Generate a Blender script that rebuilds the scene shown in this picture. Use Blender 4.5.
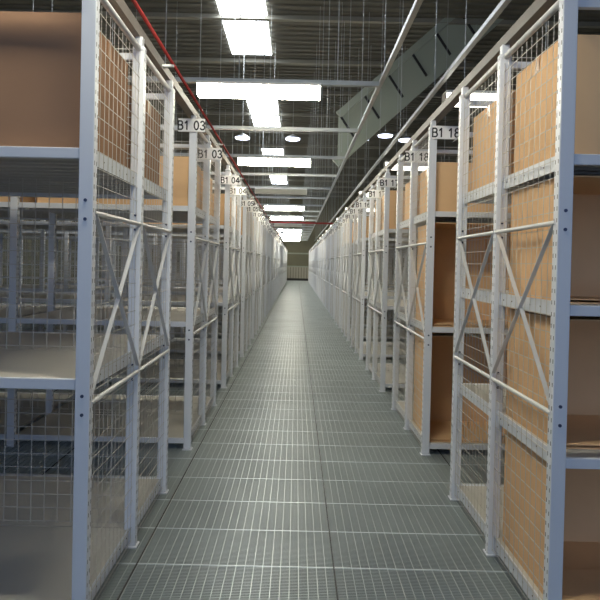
import bpy, bmesh, math, random
from mathutils import Vector, Matrix, Euler
random.seed(4)
S = bpy.context.scene
COL = S.collection
for o in list(bpy.data.objects): bpy.data.objects.remove(o)

# ------------------------------------------------------------------ camera, world, exposure
cam_d = bpy.data.cameras.new('camera'); cam = bpy.data.objects.new('camera', cam_d); COL.objects.link(cam)
cam_d.sensor_width = 36; cam_d.lens = 32.4; cam_d.shift_x = 0.006; cam_d.shift_y = -0.05
cam_d.clip_start = .05; cam_d.clip_end = 300
cam.matrix_world = Matrix.Translation((0, 0, 1.6)) @ Matrix.Rotation(math.radians(90 - .64), 4, 'X') @ Matrix.Rotation(math.radians(1.25), 4, 'Z')
S.camera = cam
W = bpy.data.worlds.new('hall_surroundings'); S.world = W; W.use_nodes = True
wb = W.node_tree.nodes['Background']; wb.inputs[0].default_value = (.50, .66, 1, 1); wb.inputs[1].default_value = .64
S.view_settings.view_transform = 'Standard'; S.view_settings.look = 'None'
S.view_settings.gamma = 1; S.view_settings.use_curve_mapping = False
S.view_settings.exposure = 0.15
LIGHT = 58.0          # strength of a lit fluorescent diffuser
SKY = 14.0             # strength of the daylit roof panels

# ------------------------------------------------------------------ materials
def lin(c): return tuple(((x/255)/12.92 if x/255 <= .04045 else ((x/255+.055)/1.055)**2.4) for x in c) + (1,)
def mat(name, rgb, rough=.5, metal=0, noise=0, scale=6, bump=0, spec=.5, emit=0, stretch=None):
    m = bpy.data.materials.new(name); m.use_nodes = True; nt = m.node_tree; N = nt.nodes; L = nt.links
    b = N['Principled BSDF']; b.inputs['Base Color'].default_value = lin(rgb); b.inputs['Roughness'].default_value = rough
    b.inputs['Metallic'].default_value = metal; b.inputs['Specular IOR Level'].default_value = spec
    if emit:
        b.inputs['Emission Color'].default_value = lin(rgb); b.inputs['Emission Strength'].default_value = emit
    if noise or bump:
        tc = N.new('ShaderNodeTexCoord'); n = N.new('ShaderNodeTexNoise'); n.inputs['Scale'].default_value = scale; n.inputs['Detail'].default_value = 4
        src = tc.outputs['Object']
        if stretch:
            mp = N.new('ShaderNodeMapping'); mp.inputs['Scale'].default_value = stretch; L.new(src, mp.inputs[0]); src = mp.outputs[0]
        L.new(src, n.inputs['Vector'])
        if noise:
            mx = N.new('ShaderNodeMix'); mx.data_type = 'RGBA'
            a = lin(tuple(max(0, c*(1-noise)) for c in rgb)); z = lin(tuple(min(255, c*(1+noise)) for c in rgb))
            mx.inputs[6].default_value = a; mx.inputs[7].default_value = z
            L.new(n.outputs['Fac'], mx.inputs[0]); L.new(mx.outputs[2], b.inputs['Base Color'])
        if bump:
            bp = N.new('ShaderNodeBump'); bp.inputs['Strength'].default_value = bump; bp.inputs['Distance'].default_value = .01
            L.new(n.outputs['Fac'], bp.inputs['Height']); L.new(bp.outputs[0], b.inputs['Normal'])
    return m

def post_mat():
    """light grey enamel with the two columns of slots punched along the aisle side"""
    m = mat('grey_enamel_slotted', (222, 226, 232), .42); nt = m.node_tree; N = nt.nodes; L = nt.links; b = N['Principled BSDF']
    tc = N.new('ShaderNodeTexCoord'); sp = N.new('ShaderNodeSeparateXYZ'); L.new(tc.outputs['Object'], sp.inputs[0])
    g = N.new('ShaderNodeNewGeometry'); sn = N.new('ShaderNodeSeparateXYZ'); L.new(tc.outputs['Normal'], sn.inputs[0])
    def M(op, a, b_=None):
        n = N.new('ShaderNodeMath'); n.operation = op
        for i, v in enumerate((a, b_)):
            if v is None: continue
            if isinstance(v, (int, float)): n.inputs[i].default_value = v
            else: L.new(v, n.inputs[i])
        return n.outputs[0]
    fz = M('FRACT', M('DIVIDE', sp.outputs[2], .05))
    inz = M('LESS_THAN', fz, .36)
    ay = M('ABSOLUTE', M('SUBTRACT', M('ABSOLUTE', sp.outputs[1]), .012))
    iny = M('LESS_THAN', ay, .0028)
    side = M('GREATER_THAN', M('ABSOLUTE', sn.outputs[0]), .9)
    k = M('MULTIPLY', M('MULTIPLY', inz, iny), side)
    mx = N.new('ShaderNodeMix'); mx.data_type = 'RGBA'; L.new(k, mx.inputs[0])
    mx.inputs[6].default_value = lin((222, 226, 232)); mx.inputs[7].default_value = lin((60, 60, 62))
    L.new(mx.outputs[2], b.inputs['Base Color'])
    return m

def carton_mat(name, rgb):
    """corrugated board: faint vertical flutes and blotches, same in and out"""
    m = mat(name, rgb, .85, spec=.15, noise=.05, scale=3); nt = m.node_tree; N = nt.nodes; L = nt.links; b = N['Principled BSDF']
    tc = N.new('ShaderNodeTexCoord'); w = N.new('ShaderNodeTexWave'); w.bands_direction = 'Y'; w.inputs['Scale'].default_value = 14; w.inputs['Distortion'].default_value = .4
    L.new(tc.outputs['Object'], w.inputs[0]); bp = N.new('ShaderNodeBump'); bp.inputs['Strength'].default_value = .12; bp.inputs['Distance'].default_value = .004
    L.new(w.outputs['Fac'], bp.inputs['Height']); L.new(bp.outputs[0], b.inputs['Normal'])
    return m

M_POST = post_mat()
M_GREY = mat('grey_enamel', (216, 220, 226), .45)
M_SHELF = mat('shelf_enamel', (196, 192, 183), .5, noise=.05, scale=2)
M_TUBE = mat('galvanised_tube', (205, 206, 206), .55, .1)
M_WIRE = mat('welded_wire', (198, 195, 188), .5, .1)
M_BOLT = mat('dark_bolt', (70, 80, 105), .4, .6)
M_CARD = carton_mat('shaded_board', (158, 124, 98))  # carton board with shade put into its colour, for cartons in dim spots
M_CARD2 = carton_mat('lit_board', (228, 190, 146))  # same board painted paler, as the better lit cartons look
M_TAPE = mat('packing_tape', (176, 134, 92), .3)
M_SIGN = mat('sign_white', (248, 248, 246), .4)
M_INK = mat('sign_ink', (28, 28, 32), .6)
M_GALV = mat('galvanised_channel', (178, 182, 180), .4, .5, noise=.08, scale=9)
M_TIE = mat('dull_rail_steel', (114, 110, 105), .6, .1, noise=.08, scale=5)
M_RED = mat('red_pipe', (150, 46, 44), .5)
M_GRATE = mat('galvanised_grating', (176, 184, 182), .38, .3, noise=.10, scale=1.3)
M_SEAM = mat('grating_banding', (214, 222, 224), .42, .2)
M_GLOOM = mat('gloom_under_grating', (52, 56, 56), .8)  # dark colour standing in for the shade below the grating
M_ROOF = mat('roof_sheet', (112, 110, 100), .8, noise=.08, scale=.6)
M_PURLIN = mat('roof_purlin', (140, 138, 126), .7)
M_GIRD = mat('girder_paint', (156, 164, 150), .6)
M_WALL = mat('cladding', (118, 116, 98), .8, noise=.06, scale=1.5)
M_DOOR = mat('door_sheet', (168, 164, 150), .6)
M_DARK = mat('dark_steel', (40, 40, 40), .6)
M_HOUS = mat('lamp_housing', (225, 226, 222), .4)
M_DIFF = mat('lit_diffuser', (255, 249, 228), .5, emit=LIGHT)
M_WEAK = mat('weak_diffuser', (255, 252, 240), .5, emit=5)
M_OFF = mat('unlit_diffuser', (196, 194, 178), .4)
M_SKYP = mat('daylit_roof_panel', (240, 246, 255), .5, emit=SKY)
M_BAY = mat('lit_lamp_glass', (225, 232, 255), .5, emit=5)

# ------------------------------------------------------------------ mesh helpers
class MB:
    def __init__(s): s.v = []; s.f = []; s.mi = []; s.m = 0
    def hexa(s, c):
        n = len(s.v); s.v += [tuple(p) for p in c]
        for q in ((0, 3, 2, 1), (4, 5, 6, 7), (0, 1, 5, 4), (1, 2, 6, 5), (2, 3, 7, 6), (3, 0, 4, 7)):
            s.f.append(tuple(n+i for i in q)); s.mi.append(s.m)
        return s
    def box(s, a, b):
        x0, x1 = sorted((a[0], b[0])); y0, y1 = sorted((a[1], b[1])); z0, z1 = sorted((a[2], b[2]))
        return s.hexa([(x0, y0, z0), (x1, y0, z0), (x1, y1, z0), (x0, y1, z0), (x0, y0, z1), (x1, y0, z1), (x1, y1, z1), (x0, y1, z1)])
    def bar(s, p, q, w, h, up=(0, 0, 1)):
        p = Vector(p); q = Vector(q); d = (q-p).normalized(); u = Vector(up)
        if abs(d.dot(u)) > .98: u = Vector((1, 0, 0))
        r = d.cross(u).normalized(); u = r.cross(d).normalized(); a = r*w/2; b = u*h/2
        return s.hexa([p-a-b, p+a-b, q+a-b, q-a-b, p-a+b, p+a+b, q+a+b, q-a+b])
    def tube(s, pts, r, n=10):
        pts = [Vector(p) for p in pts]; rings = []
        for i, p in enumerate(pts):
            d = (pts[min(i+1, len(pts)-1)] - pts[max(i-1, 0)]).normalized()
            u = Vector((0, 0, 1)) if abs(d.z) < .9 else Vector((1, 0, 0))
            a = d.cross(u).normalized(); b = a.cross(d).normalized()
            base = len(s.v); rings.append(base)
            for k in range(n):
                t = 2*math.pi*k/n; s.v.append(tuple(p + (a*math.cos(t)+b*math.sin(t))*r))
        for i in range(len(rings)-1):
            for k in range(n):
                s.f.append((rings[i]+k, rings[i+1]+k, rings[i+1]+(k+1) % n, rings[i]+(k+1) % n)); s.mi.append(s.m)
        s.f.append(tuple(rings[0]+k for k in range(n))); s.mi.append(s.m)
        s.f.append(tuple(rings[-1]+k for k in reversed(range(n)))); s.mi.append(s.m)
        return s
    def build(s, name, mats, parent=None, bevel=0, smooth=False):
        me = bpy.data.meshes.new(name); me.from_pydata(s.v, [], s.f)
        if not isinstance(mats, (list, tuple)): mats = [mats]
        for m in mats: me.materials.append(m)
        for p, i in zip(me.polygons, s.mi): p.material_index = i; p.use_smooth = smooth
        bm = bmesh.new(); bm.from_mesh(me); bmesh.ops.recalc_face_normals(bm, faces=bm.faces); bm.to_mesh(me); bm.free()
        o = bpy.data.objects.new(name, me); COL.objects.link(o)
        if parent: o.parent = parent
        if bevel:
            b = o.modifiers.new('bevel', 'BEVEL'); b.width = bevel; b.segments = 2; b.limit_method = 'ANGLE'
        return o
def tag(o, label=None, cat=None, group=None, kind=None):
    if label: o['label'] = label
    if cat: o['category'] = cat
    if group: o['group'] = group
    if kind: o['kind'] = kind
    return o
def empty(name, loc=(0, 0, 0)):
    o = bpy.data.objects.new(name, None); o.location = loc; o.empty_display_size = .1; COL.objects.link(o); return o
def copy_tree(o, parent=None):
    c = o.copy(); COL.objects.link(c); c.parent = parent
    for ch in list(o.children): copy_tree(ch, c)
    return c

# ------------------------------------------------------------------ dimensions
H = 2.78; PW = .063; PD = .045; DEP = 1.46; PER = 2.28; Y0 = 2.28; NR = 21; BAY = 1.50; NB = 3
XL = -.864; XR = 1.098
YEND = 52.0
POSTY = (PD/2, DEP/2, DEP-PD/2)

# ------------------------------------------------------------------ setting: grating floor, roof, walls
XW0, XW1 = -11.0, 11.5
fl = MB()
x = XW0
while x < XW1:
    fl.box((x-.0015, -6, -.025), (x+.0015, YEND, 0)); x += .047
y = -6
while y < YEND:
    fl.box((XW0, y-.0014, -.020), (XW1, y+.0014, -.0012)); y += .0125
fl.build('floor', M_GRATE)
tag(bpy.data.objects['floor'], kind='structure')
fs = MB(); y = .24
y = 3.605 - .385*25
while y < YEND:                                   # edge banding of each grating panel
    fs.box((XW0, y-.0035, -.026), (XW1, y+.0035, .0006)); y += .385
fs.build('floor_banding', M_SEAM, bpy.data.objects['floor'])
fd = MB(); x = .232 - 1.04*10
while x < XW1:
    fd.box((x-.004, -6, -.026), (x+.004, YEND, .001)); x += 1.04
fd.build('floor_joint', M_DARK, bpy.data.objects['floor'])
u = MB().box((XW0, -6, -.14), (XW1, YEND, -.10)); u.build('floor_gloom_sheet', M_GLOOM, bpy.data.objects['floor'])  # added dark sheet, painted as the gloom seen through the bars

RZ = 8.0
r = MB(); x = XW0 - 1                            # trapezoidal roof sheet, ribs along the hall
SKX = [(-2.1, -.9)]
r.box((XW0-1, -6, RZ+.05), (XW1+1, YEND+.2, RZ+.1))
y = -6
while y < YEND:
    r.box((XW0-1, y, RZ), (XW1+1, y+.12, RZ+.05)); y += .3
tag(r.build('ceiling', M_ROOF), kind='structure')
p = MB(); y = -4
while y < YEND:
    p.box((XW0-1, y-.04, RZ-.12), (XW1+1, y+.04, RZ-.005)); p.box((XW0-1, y-.07, RZ-.13), (XW1+1, y+.07, RZ-.12)); y += 3.0
tag(p.build('trim_purlins', M_PURLIN), kind='structure')
n = 0
for (a, b) in SKX:
    y = 12.4
    while y < YEND - 4:
        n += 1
        w = MB().box((a, y, RZ-.02), (b, y+4.2, RZ-.006)); tag(w.build('window_%d' % n, M_SKYP), kind='structure'); y += 8.9
w = MB(); w.box((XW0-1, YEND, -.1), (XW1+1, YEND+.2, RZ+.05))
x = XW0 - 1
while x < XW1 + 1:
    w.box((x, YEND-.04, 1.5), (x+.12, YEND, RZ)); x += .3
tag(w.build('wall_back', M_WALL), kind='structure')
tag(MB().box((XW0-.2, -6, -.1), (XW0, YEND, RZ+.05)).build('wall_left', M_WALL), kind='structure')
tag(MB().box((XW1, -6, -.1), (XW1+.2, YEND, RZ+.05)).build('wall_right', M_WALL), kind='structure')
b = MB().box((XW0, YEND-.07, 1.30), (XW1, YEND-.041, 1.42)).box((XW0, YEND-.1, 2.55), (XW1, YEND-.041, 2.68))
tag(b.build('trim_wall_rails', M_GIRD), kind='structure')
d = MB().box((-1.15, YEND-.09, .22), (1.2, YEND-.041, 1.30)); d.m = 1
for k in range(9): d.box((-1.1+k*.26, YEND-.10, .22), (-1.07+k*.26, YEND-.085, 1.28))
d.box((-1.15, YEND-.1, .001), (1.2, YEND-.045, .22))
dd = d.build('door_1', [M_DOOR, M_DARK]); tag(dd, kind='structure')
# ------------------------------------------------------------------ shelving racks
LV_N = (.10, 1.09, 2.07)          # shelf tops
LV_R = (.10, .80, 1.45, 2.09)
def make_rack(s, levels, label):
    """s = +1 stands right of the aisle (rows run to +x), -1 left of it. Origin: aisle face, front, on the floor."""
    root = empty('shelving_rack'); tag(root, label, 'shelving rack', 'grey shelving racks along the aisle')
    proto = {}
    def inst(key, maker, loc, parent=None, name=None):
        if key not in proto: proto[key] = maker()
        else:
            o = proto[key].copy(); COL.objects.link(o); proto[key+'_last'] = o
            o.location = loc; o.parent = parent or root; return o
        proto[key].location = loc; proto[key].parent = parent or root; return proto[key]
    def mk_post():
        m = MB().box((-PW/2, -PD/2, .004), (PW/2, PD/2, H-.02)); return m.build('post', M_POST, None, .004)
    def mk_foot(): return MB().box((-.04, -.035, .001), (.04, .035, .009)).build('foot_plate', M_GREY)
    def mk_cap(): return MB().box((-PW/2-.003, -PD/2-.003, -.03), (PW/2+.003, PD/2+.003, .004)).build('cap', M_GREY, None, .012)
    def mk_bolt():
        m = MB(); m.tube([(0, 0, 0), (0, -.005, 0)], .0075, 8); return m.build('bolt', M_BOLT)
    for bay in range(NB+1):
        xx = s*(PW/2 + bay*BAY)
        for j, yy in enumerate(POSTY):
            po = inst('post', mk_post, (xx, yy, 0))
            inst('foot', mk_foot, (0, 0, 0), po)
            if bay == 0:
                inst('cap', mk_cap, (0, 0, H), po)
                for bz in (1.85, 1.77, 1.02, .94): inst('bolt', mk_bolt, (0, -PD/2+.001, bz), po)
    # shelves: ribbed planks with a lip, a beam along each long side
    hd = DEP/2 - PD/2 - .004
    for lz in levels:
        for bay in range(NB):
            for half in (0, 1):
                ya = PD*.5 if half == 0 else DEP/2 + .004
                yb = ya + hd - PD*.0
                xa = s*(PW + bay*BAY + .004) if bay else s*.036; xb = s*((bay+1)*BAY - .004)
                def mk_shelf(x0=xa, x1=xb):
                    m = MB(); m.box((x0, 0, -.004), (x1, hd, 0))
                    nn = 7; w = hd/nn
                    for k in range(nn):
                        m.box((x0, k*w+.004, -.028), (x1, k*w+.007, -.004)); m.box((x0, (k+1)*w-.007, -.028), (x1, (k+1)*w-.004, -.004)); m.box((x0, k*w+.004, -.030), (x1, k*w+.018, -.028)); m.box((x0, (k+1)*w-.018, -.030), (x1, (k+1)*w-.004, -.028))
                    return m.build('shelf', M_SHELF)
                sh = inst('shelf%d' % bay, mk_shelf, (0, ya, lz))
                def mk_beam(x0=xa, x1=xb, h=half):
                    m = MB(); yy = -.018 if h == 0 else hd-.022
                    xx0 = s*(PW+.001) if abs(x0) < .05 else x0
                    m.box((xx0, yy, -.045), (x1, yy+.02 if h == 0 else yy+.036, .001))
                    yi = hd if h == 0 else 0
                    return m.build('shelf_beam', M_GREY, None, .003)
                inst('beam%d%d' % (bay, half), mk_beam, (0, 0, 0), sh)
                if bay == 0:
                    def mk_lip(h=half):
                        m = MB(); m.box((s*.034, .03, -.055), (s*.040, hd-.02, .012))
                        m.m = 1
                        for k in range(6):
                            m.box((s*.0332, .08+k*.11, -.025), (s*.034, .089+k*.11, -.018))
                        return m.build('end_lip', [M_GREY, M_DARK])
                    inst('lip', mk_lip, (0, 0, 0), sh)
    # welded mesh on the aisle end
    def mk_end():
        m = MB(); L = DEP/2 - PD; nz = 36; c = 12
        for k in range(c): yy = L*(k+.5)/c; m.box((-.0022, yy-.0013, .03), (-.0002, yy+.0013, H-.05))
        for k in range(nz): zz = .04+k*.0755; m.box((-.0002, 0, zz-.0014), (.0020, L, zz+.0014))
        return m.build('mesh_panel', M_WIRE)
    for j in (0, 1): inst('mesh', mk_end, (s*.024, PD + j*(DEP/2-PD/2), 0))
    # mesh down the middle between the two back-to-back halves
    def mk_back():
        m = MB(); x0 = s*.07; x1 = s*(BAY-.005); nx = 19
        for k in range(nx+1):
            xx = x0 + (x1-x0)*k/nx; m.box((xx-.0017, -.002, .12), (xx+.0017, .001, H-.1))
        for k in range(36): zz = .14+k*.0755-.01; m.box((x0, -.001, zz-.0017), (x1, .002, zz+.0017))
        return m.build('back_mesh', M_WIRE)
    for bay in range(NB): inst('backmesh', mk_back, (s*bay*BAY, DEP/2, 0))
    # braces of each end frame
    L = DEP/2 - PD/2
    def mk_cross():
        m = MB(); m.tube([(0, .0, 0), (0, L-.02, 0)], .011); m.box((-.003, -.02, -.012), (.003, .02, .012)); return m.build('cross_tube', M_TUBE, None)
    def mk_diag():
        m = MB(); m.bar((0, .01, 1.80), (0, L-.03, 1.02), .004, .02, (1, 0, 0)); m.v = [(v[0], v[1], v[2]) for v in m.v]
        return m.build('diagonal_brace', M_TUBE)
    def mk_diag2():
        m = MB(); m.bar((0, .01, 1.02), (0, L-.03, 1.80), .004, .02, (1, 0, 0)); return m.build('diagonal_brace', M_TUBE)
    for j in (0, 1):
        yb = PD/2 + .005 + j*L
        inst('cross', mk_cross, (s*.006, yb, 1.80)); inst('cross', mk_cross, (s*.006, yb, .985))
        inst('d1', mk_diag, (s*.004, yb, 0)); inst('d2', mk_diag2, (s*.009, yb, 0))
    # rounded top tube from the front to the back post, and top stretchers
    def mk_top():
        m = MB(); x = s*PW/2; r_ = .05
        pts = [(x, .03, H-.012)]
        pts += [(x, DEP-PD/2-.02, H-.012)]
        m.tube(pts, .016); return m.build('top_tube', M_TUBE, None, 0, True)
    inst('top', mk_top, (0, 0, 0))
    def mk_str(): return MB().box((s*PW, -.012, H-.07), (s*NB*BAY, .012, H-.035)).build('top_stretcher', M_GREY)
    for yy in POSTY: inst('str', mk_str, (0, yy, 0))
    return root

ORD = ['nearest', 'second', 'third', 'fourth', 'fifth', 'sixth', 'seventh', 'eighth', 'ninth', 'tenth', 'eleventh', 'twelfth', 'thirteenth', 'fourteenth', 'fifteenth', 'sixteenth', 'seventeenth', 'eighteenth', 'nineteenth', 'twentieth', 'farthest', 'last', 'final', 'hindmost']
def rack_label(side, k):
    num = (2+k) if side == 'left' else (19-k)
    if k == 0:
        return ('nearest shelving rack on the left, three empty lower shelves, its posts bluish grey' if side == 'left'
                else 'nearest shelving rack on the right, packed with cartons behind its mesh end')
    t = ' signed B1 %02d' % num if k < 6 else ''
    return 'grey shelving rack%s, %s along the %s of the aisle' % (t, ORD[k], side)
protoL = make_rack(-1, LV_N, 'x'); protoR1 = make_rack(1, LV_R, 'x'); protoR = make_rack(1, LV_N, 'x')
for k in range(NR):
    for side, xx, pr in (('left', XL, protoL), ('right', XR, protoR1 if k == 0 else protoR)):
        first = (side == 'left' and k == 0) or (side == 'right' and k in (0, 1))
        o = pr if first else copy_tree(pr)
        o.location = (xx, Y0 + k*PER, 0); o['label'] = rack_label(side, k)

# ------------------------------------------------------------------ cartons
def closed_carton(x0, x1, y0, y1, z0, z1, m, sag=0.0):
    o = empty('cardboard_carton', ((x0+x1)/2, (y0+y1)/2, z0)); w = (x1-x0)/2; d = (y1-y0)/2; h = z1-z0
    bm = bmesh.new()
    bmesh.ops.create_cube(bm, size=1)
    bmesh.ops.subdivide_edges(bm, edges=bm.edges, cuts=5, use_grid_fill=True)
    for v in bm.verts:
        a, b_, c = v.co*2
        bul = .008*(1-b_*b_)*(1-c*c)
        v.co = Vector((a*(w-.008) + (bul if a > .99 else -bul if a < -.99 else 0), b_*(d-.008) + (.008*(1-a*a)*(1-c*c))*(1 if b_ > .99 else -1 if b_ < -.99 else 0), h*(c+1)/2))
    me = bpy.data.meshes.new('body'); bm.to_mesh(me); bm.free(); me.materials.append(m)
    for p_ in me.polygons: p_.use_smooth = False
    body = bpy.data.objects.new('body', me); COL.objects.link(body); body.parent = o
    t = MB().box((-w+.01, -.025, h-.0005), (w-.01, .025, h+.001)).box((-w+.002, -.025, h-.08), (-w+.0075, .025, h+.0005)).box((w-.002, -.025, h-.08), (w-.0075, .025, h+.0005))
    t.build('tape', M_TAPE, o)
    return o
def open_carton(x0, x1, y0, y1, z0, z1, m):
    """carton lying on its side, mouth towards the camera"""
    o = empty('open_carton', ((x0+x1)/2, (y0+y1)/2, z0)); w = (x1-x0)/2; d = (y1-y0)/2; h = z1-z0; t = .006
    b_ = MB(); b_.box((-w, -d, 0), (w, d, t)).box((-w, -d, h-t), (w, d, h)).box((-w, -d, t), (-w+t, d, h-t)).box((w-t, -d, t), (w, d, h-t)).box((-w+t, d-t, t), (w-t, d, h-t))
    b_.build('body', m, o)
    f = MB().bar((-w+.02, -d+.13, t+.012), (w-.02, -d+.13, t+.012), .25, .004); f.build('folded_flap', m, o)
    return o
def row_y(k): return Y0 + k*PER
HB = DEP/2
GRP = 'cardboard cartons stored on the racks'
def put(o, lab): tag(o, lab, 'carton', GRP)
for side, s, xe in (('left', -1, XL), ('right', 1, XR)):
    for k in range(NR):
        yr = row_y(k)
        tops = {0: 3, 1: 3, 2: 3, 3: 3, 4: 2, 5: 1, 7: 3, 8: 1}.get(k, 0) if side == 'left' else {0: 3, 1: 3, 2: 3, 3: 2, 4: 3, 6: 1, 9: 2}.get(k, 0)
        zt = 2.07 if not (side == 'right' and k == 0) else 2.09
        for h_ in (0, 1):
            if not (tops >> h_) & 1: continue
            hh = .46 + random.uniform(-.06, .06)
            if k == 0: hh = .60 if h_ == 0 and side == 'left' else .56 if h_ == 0 else .52
            if k == 1: hh = .43
            ya = yr + ((.13 if (k == 0 and side == 'right') else .07) if h_ == 0 else HB+.045); yb = yr + (HB-.045 if h_ == 0 else DEP-.07)
            xs = sorted((xe+s*.07, xe+s*1.38))
            o = closed_carton(xs[0], xs[1], ya, yb, zt+.001, zt+hh, M_CARD2 if side == 'right' or k else M_CARD)  # nearest left cartons get the board darkened for shade
            put(o, '%s closed brown carton on the top shelf of the %s rack, %s side, aisle end' % ('front' if h_ == 0 else 'rear', ORD[k], side))
            if k in (0, 1) and h_ == 0:
                xs = sorted((xe+s*1.58, xe+s*2.85))
                o = closed_carton(xs[0], xs[1], ya, yb, zt+.001, zt+hh-.03, M_CARD if k == 0 else M_CARD2)
                put(o, 'closed carton on the top shelf of the %s %s rack, second bay from the aisle' % (ORD[k], side))
# right nearest rack: cartons on every level of the front half
for z0, z1, nm in ((.101, .74, 'bottom'), (.801, 1.38, 'second'), (1.451, 2.02, 'third')):
    o = open_carton(XR+.07, XR+1.40, row_y(0)+.12, row_y(0)+HB-.05, z0, z1, M_CARD2)
    put(o, 'open-fronted brown carton on the %s shelf of the nearest right rack, at the aisle end' % nm)
    o = open_carton(XR+1.58, XR+2.88, row_y(0)+.12, row_y(0)+HB-.05, z0, z1, M_CARD)
    put(o, 'open-fronted brown carton on the %s shelf of the nearest right rack, second bay' % nm)
for z0, z1, nm in ((.101, 1.01, 'bottom'), (1.091, 1.98, 'middle')):
    o = open_carton(XR+.07, XR+1.40, row_y(1)+.05, row_y(1)+HB-.05, z0, z1, M_CARD2)
    put(o, 'tall open-fronted carton on the %s shelf of the second right rack, at the aisle end' % nm)
    o = open_carton(XR+1.58, XR+2.88, row_y(1)+.05, row_y(1)+HB-.05, z0, z1, M_CARD)
    put(o, 'tall open-fronted carton on the %s shelf of the second right rack, second bay' % nm)

# ------------------------------------------------------------------ row signs
def arc(cx, cy, rx, ry, a0, a1, n=10):
    return [(cx+rx*math.cos(math.radians(a0+(a1-a0)*i/n)), cy+ry*math.sin(math.radians(a0+(a1-a0)*i/n))) for i in range(n+1)]
GL = {'B': [[(.05, 0), (.05, 1)], [(.05, 1), (.34, 1)]+arc(.34, .765, .20, .235, 90, -90)+[(.05, .53)], [(.34, .53)]+arc(.36, .265, .23, .265, 90, -90)+[(.05, 0)]],
      '1': [[(.34, 0), (.34, 1), (.12, .76)]],
      '2': [arc(.30, .72, .24, .28, 160, -35)+[(.04, 0), (.56, 0)]],
      '3': [arc(.28, .75, .22, .25, 155, -90), arc(.28, .26, .26, .26, 90, -155)],
      '4': [[(.44, 0), (.44, 1), (.02, .30), (.60, .30)]],
      '5': [[(.54, 1), (.12, 1), (.08, .56)]+arc(.29, .32, .26, .32, 110, -150)],
      '6': [arc(.32, .60, .26, .40, 50, 190)+[(.05, .32)], arc(.30, .30, .25, .30, 0, 360, 16)],
      '7': [[(.04, 1), (.56, 1), (.22, 0)]],
      '8': [arc(.30, .76, .21, .24, 0, 360, 16), arc(.30, .26, .25, .26, 0, 360, 16)],
      '9': [arc(.30, .70, .25, .30, 0, 360, 16), [(.55, .68)]+arc(.28, .40, .26, .40, 0, -130)],
      '0': [arc(.30, .5, .25, .5, 0, 360, 20)], ' ': []}
def text_mesh(txt, size):
    adv = .75; tot = sum(.42 if c == ' ' else adv for c in txt) - .12; x = -tot/2; m = MB(); th = .17*size
    for c in txt:
        for ln in GL[c]:
            for (a, b_) in zip(ln[:-1], ln[1:]):
                p = Vector(((x+a[0])*size, (a[1]-.5)*size, 0)); q = Vector(((x+b_[0])*size, (b_[1]-.5)*size, 0)); d = (q-p).normalized()*th*.3
                m.bar(p-d, q+d, th, .0008)
        x += .42 if c == ' ' else adv
    o = m.build('lettering', M_INK); me = o.data; bpy.data.objects.remove(o); return me
plate = None
SG = {('left', 1, 0): (-.905, 2.745), ('left', 1, 1): (-.86, 2.65), ('left', 2, 0): (-.86, 2.64), ('left', 2, 1): (-.84, 2.60), ('left', 3, 0): (-.86, 2.60), ('left', 3, 1): (-.83, 2.58),
      ('right', 1, 0): (1.23, 2.73), ('right', 1, 1): (1.145, 2.666), ('right', 2, 0): (1.15, 2.65), ('right', 2, 1): (1.10, 2.60), ('right', 3, 0): (1.10, 2.62), ('right', 3, 1): (1.07, 2.58)}
for k in range(1, 18):
    for side, s in (('left', -1), ('right', 1)):
        num = (2+k) if side == 'left' else (19-k)
        me = text_mesh('B1 %02d' % num, .070)
        for j in (0, 1):
            y = row_y(k) - .014 if j == 0 else row_y(k) + HB - PD/2 - .014
            cx, cz = SG.get((side, k, j), (-.88 + .03*(k % 3), 2.62-.03*j) if s < 0 else (1.10 + .03*(k % 3), 2.62-.03*j))
            r = empty('rack_sign', (cx, y, cz))
            if plate is None:
                pl = MB().box((-.113, -.004, -.056), (.113, .003, .056)).build('sign_plate', M_SIGN, r, .003); plate = pl
            else:
                pl = plate.copy(); COL.objects.link(pl); pl.parent = r
            tx = bpy.data.objects.new('lettering', me); COL.objects.link(tx); tx.parent = r
            tx.rotation_euler = (math.pi/2, 0, 0); tx.location = (0, -.0048, -.002)
            if side == 'right' and k < 4:
                MB().hexa([(.05, -.012, -.085), (.115, -.005, -.045), (.115, -.003, -.045), (.05, -.010, -.085), (.085, -.02, -.045), (.118, -.006, -.02), (.118, -.004, -.02), (.085, -.018, -.045)]).build('curled_tab', M_SIGN, r)
            MB().box((-.012, .0031, -.03), (.012, .0138, .03)).build('bracket', M_GREY, r).location = (max(-.1, min(.1, (XL-PW/2 if s < 0 else XR+PW/2)-cx)), 0, -.02)
            where = 'front' if j == 0 else 'middle'
            if k < 6: lab = 'white sign reading B1 %02d on the %s post of its rack, %s of the aisle' % (num, where, side)
            else: lab = 'white row sign on the %s post of the %s rack, %s of aisle' % (where, ORD[k], side)
            tag(r, lab, 'sign', 'white row signs on the rack posts')

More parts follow.
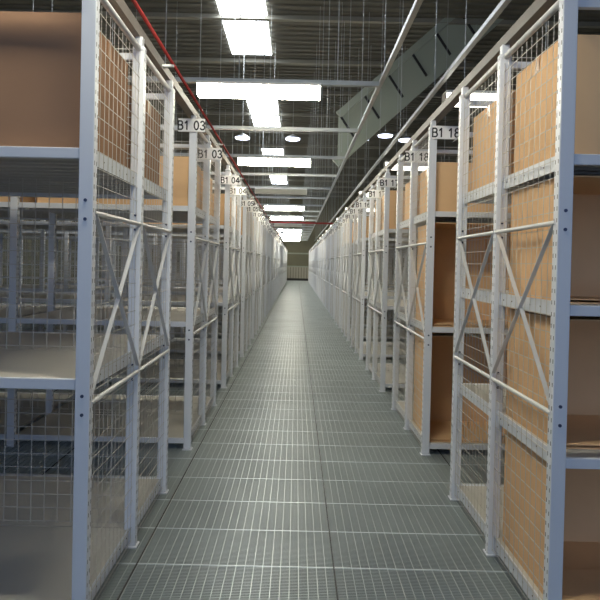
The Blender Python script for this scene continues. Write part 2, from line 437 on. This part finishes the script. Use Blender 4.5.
# ------------------------------------------------------------------ rails over the racks
def cchan(x0, x1, z0, z1, ya, yb, t=.004):
    m = MB(); m.box((x0, ya, z0), (x1, yb, z0+t)); m.box((x0, ya, z0+t), (x0+t, yb, z1)); m.box((x1-t, ya, z0+t), (x1, yb, z1)); return m
YE = row_y(NR-1)+DEP
t = cchan(XL-.09, XL-.025, H+.055, H+.115, .3, YE).build('tie_rail', M_TIE)
tag(t, 'grey steel tie rail running along the tops of the left racks', 'rail')
t = cchan(XR+.025, XR+.09, H+.055, H+.115, .3, YE).build('tie_rail', M_TIE)
tag(t, 'grey steel tie rail running along the tops of the right racks', 'rail')
for o_, x_ in ((bpy.data.objects['tie_rail'], XL-PW/2), (bpy.data.objects['tie_rail.001'], XR+PW/2)):
    sp = MB().box((-.02, -.018, .0045), (.02, .018, .0545)).build('spacer', M_GREY, o_)
    for k in range(NR):
        for yy in POSTY:
            q = sp if (k == 0 and yy == POSTY[0]) else sp.copy()
            if q is not sp: COL.objects.link(q); q.parent = o_
            q.location = (x_, row_y(k)+yy, H)
rp = MB().tube([(XL+.04, .3, H+.09), (XL+.04, 27.6, H+.09)], .010, 10)
rp = rp.build('red_pipe', M_RED, None, 0, True); tag(rp, 'thin red pipe following the left tie rail above the aisle', 'pipe')
yy = 1.2; pc = MB().box((XL-.024, -.01, H+.066), (XL+.05, .01, H+.080)).build('pipe_clip', M_GALV, rp); pc.location = (0, yy, 0)
while yy < 25:
    yy += PER; q = pc.copy(); COL.objects.link(q); q.parent = rp; q.location = (0, yy, 0)

ZB = 3.78
def rod(m, x, y, z0, z1=RZ): m.box((x-.005, y-.005, z0), (x+.005, y+.005, z1))
def rail(xc, name, lab, y0, y1, offs):
    t = cchan(xc-.025, xc+.025, ZB+.03, ZB+.075, y0, y1).build(name, M_GALV); tag(t, lab, 'rail')
    yy = y0+.5
    while yy < y1:
        m = MB(); rod(m, xc, yy+offs, ZB+.03, RZ-.01); m.build('hanger_rod', M_GALV, t); yy += PER
    return t
rail(.98, 'ceiling_rail', 'light steel rail hung over the right side of the aisle, carrying the cross channels', 1.2, YEND-.5, .1)
rail(1.70, 'ceiling_rail', 'light steel rail hung above the right racks, right of the cross channels', 1.2, YEND-.5, .6)

kb = 0; yb = 6.6 - 2*PER
while yb < YEND-1:
    dist = 'nearest ' if kb == 0 else ''
    c = MB().box((-5.6, yb-.03, ZB), (.955, yb+.03, ZB+.006)).box((-5.6, yb-.03, ZB+.006), (.955, yb-.024, ZB+.055)).box((-5.6, yb+.024, ZB+.006), (.955, yb+.03, ZB+.055))
    c = c.build('ceiling_channel', M_GALV)
    tag(c, '%s steel cross channel hung below the roof, counted from the camera' % ORD[kb] if kb < 20 else '%s of the steel cross channels hung near the end wall' % ['first', 'second', 'third', 'fourth', 'fifth'][kb-20], 'channel', 'cross channels under the roof')
    for xr in (-4.4, -1.65, -.75, .45):
        m = MB(); rod(m, xr, yb, ZB+.006, RZ-.01); m.build('hanger_rod', M_GALV, c)
    yb += PER; kb += 1

def light(xc, y, lit, lab, rods=False, dm=None):
    r_ = empty('fluorescent_light', (xc, y, ZB-.12))
    MB().box((-.75, -.10, .085), (.75, .10, .119)).build('housing', M_HOUS, r_, .006)
    MB().hexa([(-.74, -.07, -.04), (.74, -.07, -.04), (.74, .07, -.04), (-.74, .07, -.04), (-.74, -.092, .085), (.74, -.092, .085), (.74, .092, .085), (-.74, .092, .085)]).build('diffuser', dm or (M_DIFF if lit else M_OFF), r_)
    for e in (-1, 1): MB().box((e*.74, -.094, -.044), (e*.75, .094, .085)).build('end_cap', M_HOUS, r_)
    for e in ((-.5, .5) if rods else ()):
        MB().box((e-.004, -.004, .12), (e+.004, .004, RZ+.045-ZB+.12)).build('hanger_rod', M_GALV, r_)
    tag(r_, lab, 'light', 'fluorescent lights under the roof')
k = 0; yy = 6.6 - 2*PER
while yy < YEND-2:
    lit = k not in (3, 6)
    st = 'lit' if lit else 'unlit'
    light(-.5, yy, lit, '%s long fluorescent light over the aisle, %s from the camera' % (st, ORD[k]))
    k += 1; yy += 2*PER
k = 0; yy = 6.75
while yy < YEND-2:
    light(2.54, yy, True, 'fluorescent light hanging over the right racks, %s from the camera' % ORD[k], True, M_WEAK)
    k += 1; yy += 2*PER
k = 0; yy = 8.9
while yy < 30:
    light(-3.6, yy, True, 'fluorescent light hanging over the left racks, %s from the camera' % ORD[k], True, M_WEAK)
    k += 1; yy += 2*PER

# red sprinkler main crossing the hall
rc = MB().tube([(-2.2, 27.8, 3.72), (2.2, 27.8, 3.72)], .045, 12)
rc = rc.build('sprinkler_pipe', M_RED, None, 0, True); tag(rc, 'red sprinkler pipe crossing above the aisle far down the hall', 'pipe')
m = MB(); rod(m, -1.8, 27.8, 3.74, RZ-.01); rod(m, 1.8, 27.8, 3.74, RZ-.01); m.build('hanger_rods', M_GALV, rc)

# oval high-bay lamps hanging far off
HB_L = [(-2.18, 20.8, 6.4), (-.25, 20.8, 6.4), (2.4, 20.8, 6.45), (3.3, 20.8, 6.6), (4.1, 20.8, 6.45)]
HN = ['leftmost', 'second from left', 'middle', 'second from right', 'rightmost']
for i, (x, y, z) in enumerate(HB_L):
    r_ = empty('high_bay_lamp', (x, y, z))
    m = MB(); n0 = 16
    prof = [(.05, .16), (.12, .12), (.22, .06), (.30, 0)]
    for a, (ra, za) in enumerate(prof):
        for q in range(n0):
            th = 2*math.pi*q/n0; m.v.append((ra*math.cos(th), ra*math.sin(th), za))
    for a in range(len(prof)-1):
        for q in range(n0):
            m.f.append((a*n0+q, a*n0+(q+1) % n0, (a+1)*n0+(q+1) % n0, (a+1)*n0+q)); m.mi.append(0)
    m.build('reflector', M_GALV, r_, 0, True)
    MB().tube([(0, 0, -.03), (0, 0, .02)], .27, 18).build('lamp_glass', M_BAY, r_)
    MB().tube([(0, 0, .15), (0, 0, RZ-.01-z)], .012, 6).build('stem', M_GALV, r_)
    tag(r_, '%s of the five round lamps glowing high beyond the channels' % HN[i], 'lamp', 'round high lamps')

# sloping lattice girder under the roof on the right
g = empty('roof_girder', (1.3, 14, 4.6))
def P(a, dz=0): return Vector((a, 0, a*.93+dz))
MB().bar(P(-.35, -.05), P(5.6, -.05), .22, .10, (0, 1, 0)).build('bottom_chord', M_GIRD, g)
MB().bar(P(-.3, 1.15), P(4.2, 1.05), .18, .12, (0, 1, 0)).build('top_chord', M_GIRD, g)
MB().hexa([P(-.3, 0)+Vector((0, .02, 0)), P(4.2, 0)+Vector((0, .02, 0)), P(4.2, 0)+Vector((0, .04, 0)), P(-.3, 0)+Vector((0, .04, 0)),
           P(-.3, 1.1)+Vector((0, .02, 0)), P(4.2, 1.0)+Vector((0, .02, 0)), P(4.2, 1.0)+Vector((0, .04, 0)), P(-.3, 1.1)+Vector((0, .04, 0))]).build('web_plate', M_GIRD, g)
for i in range(7):
    a = -.25 + i*.6
    MB().bar(P(a+.45, 0), P(a, 1.08), .05, .05, (0, 1, 0)).build('lattice_bar', M_DARK, g)
m = MB(); rod(m, 1.1, 14, 4.3, RZ-.01); rod(m, 4.5, 14, 7.7, RZ-.01); hr = m.build('hanger_rods', M_GALV, g); hr.matrix_parent_inverse = Matrix.Translation((-1.3, -14, -4.6))
tag(g, 'sloping grey green girder with dark lattice bars under the roof at right', 'girder')
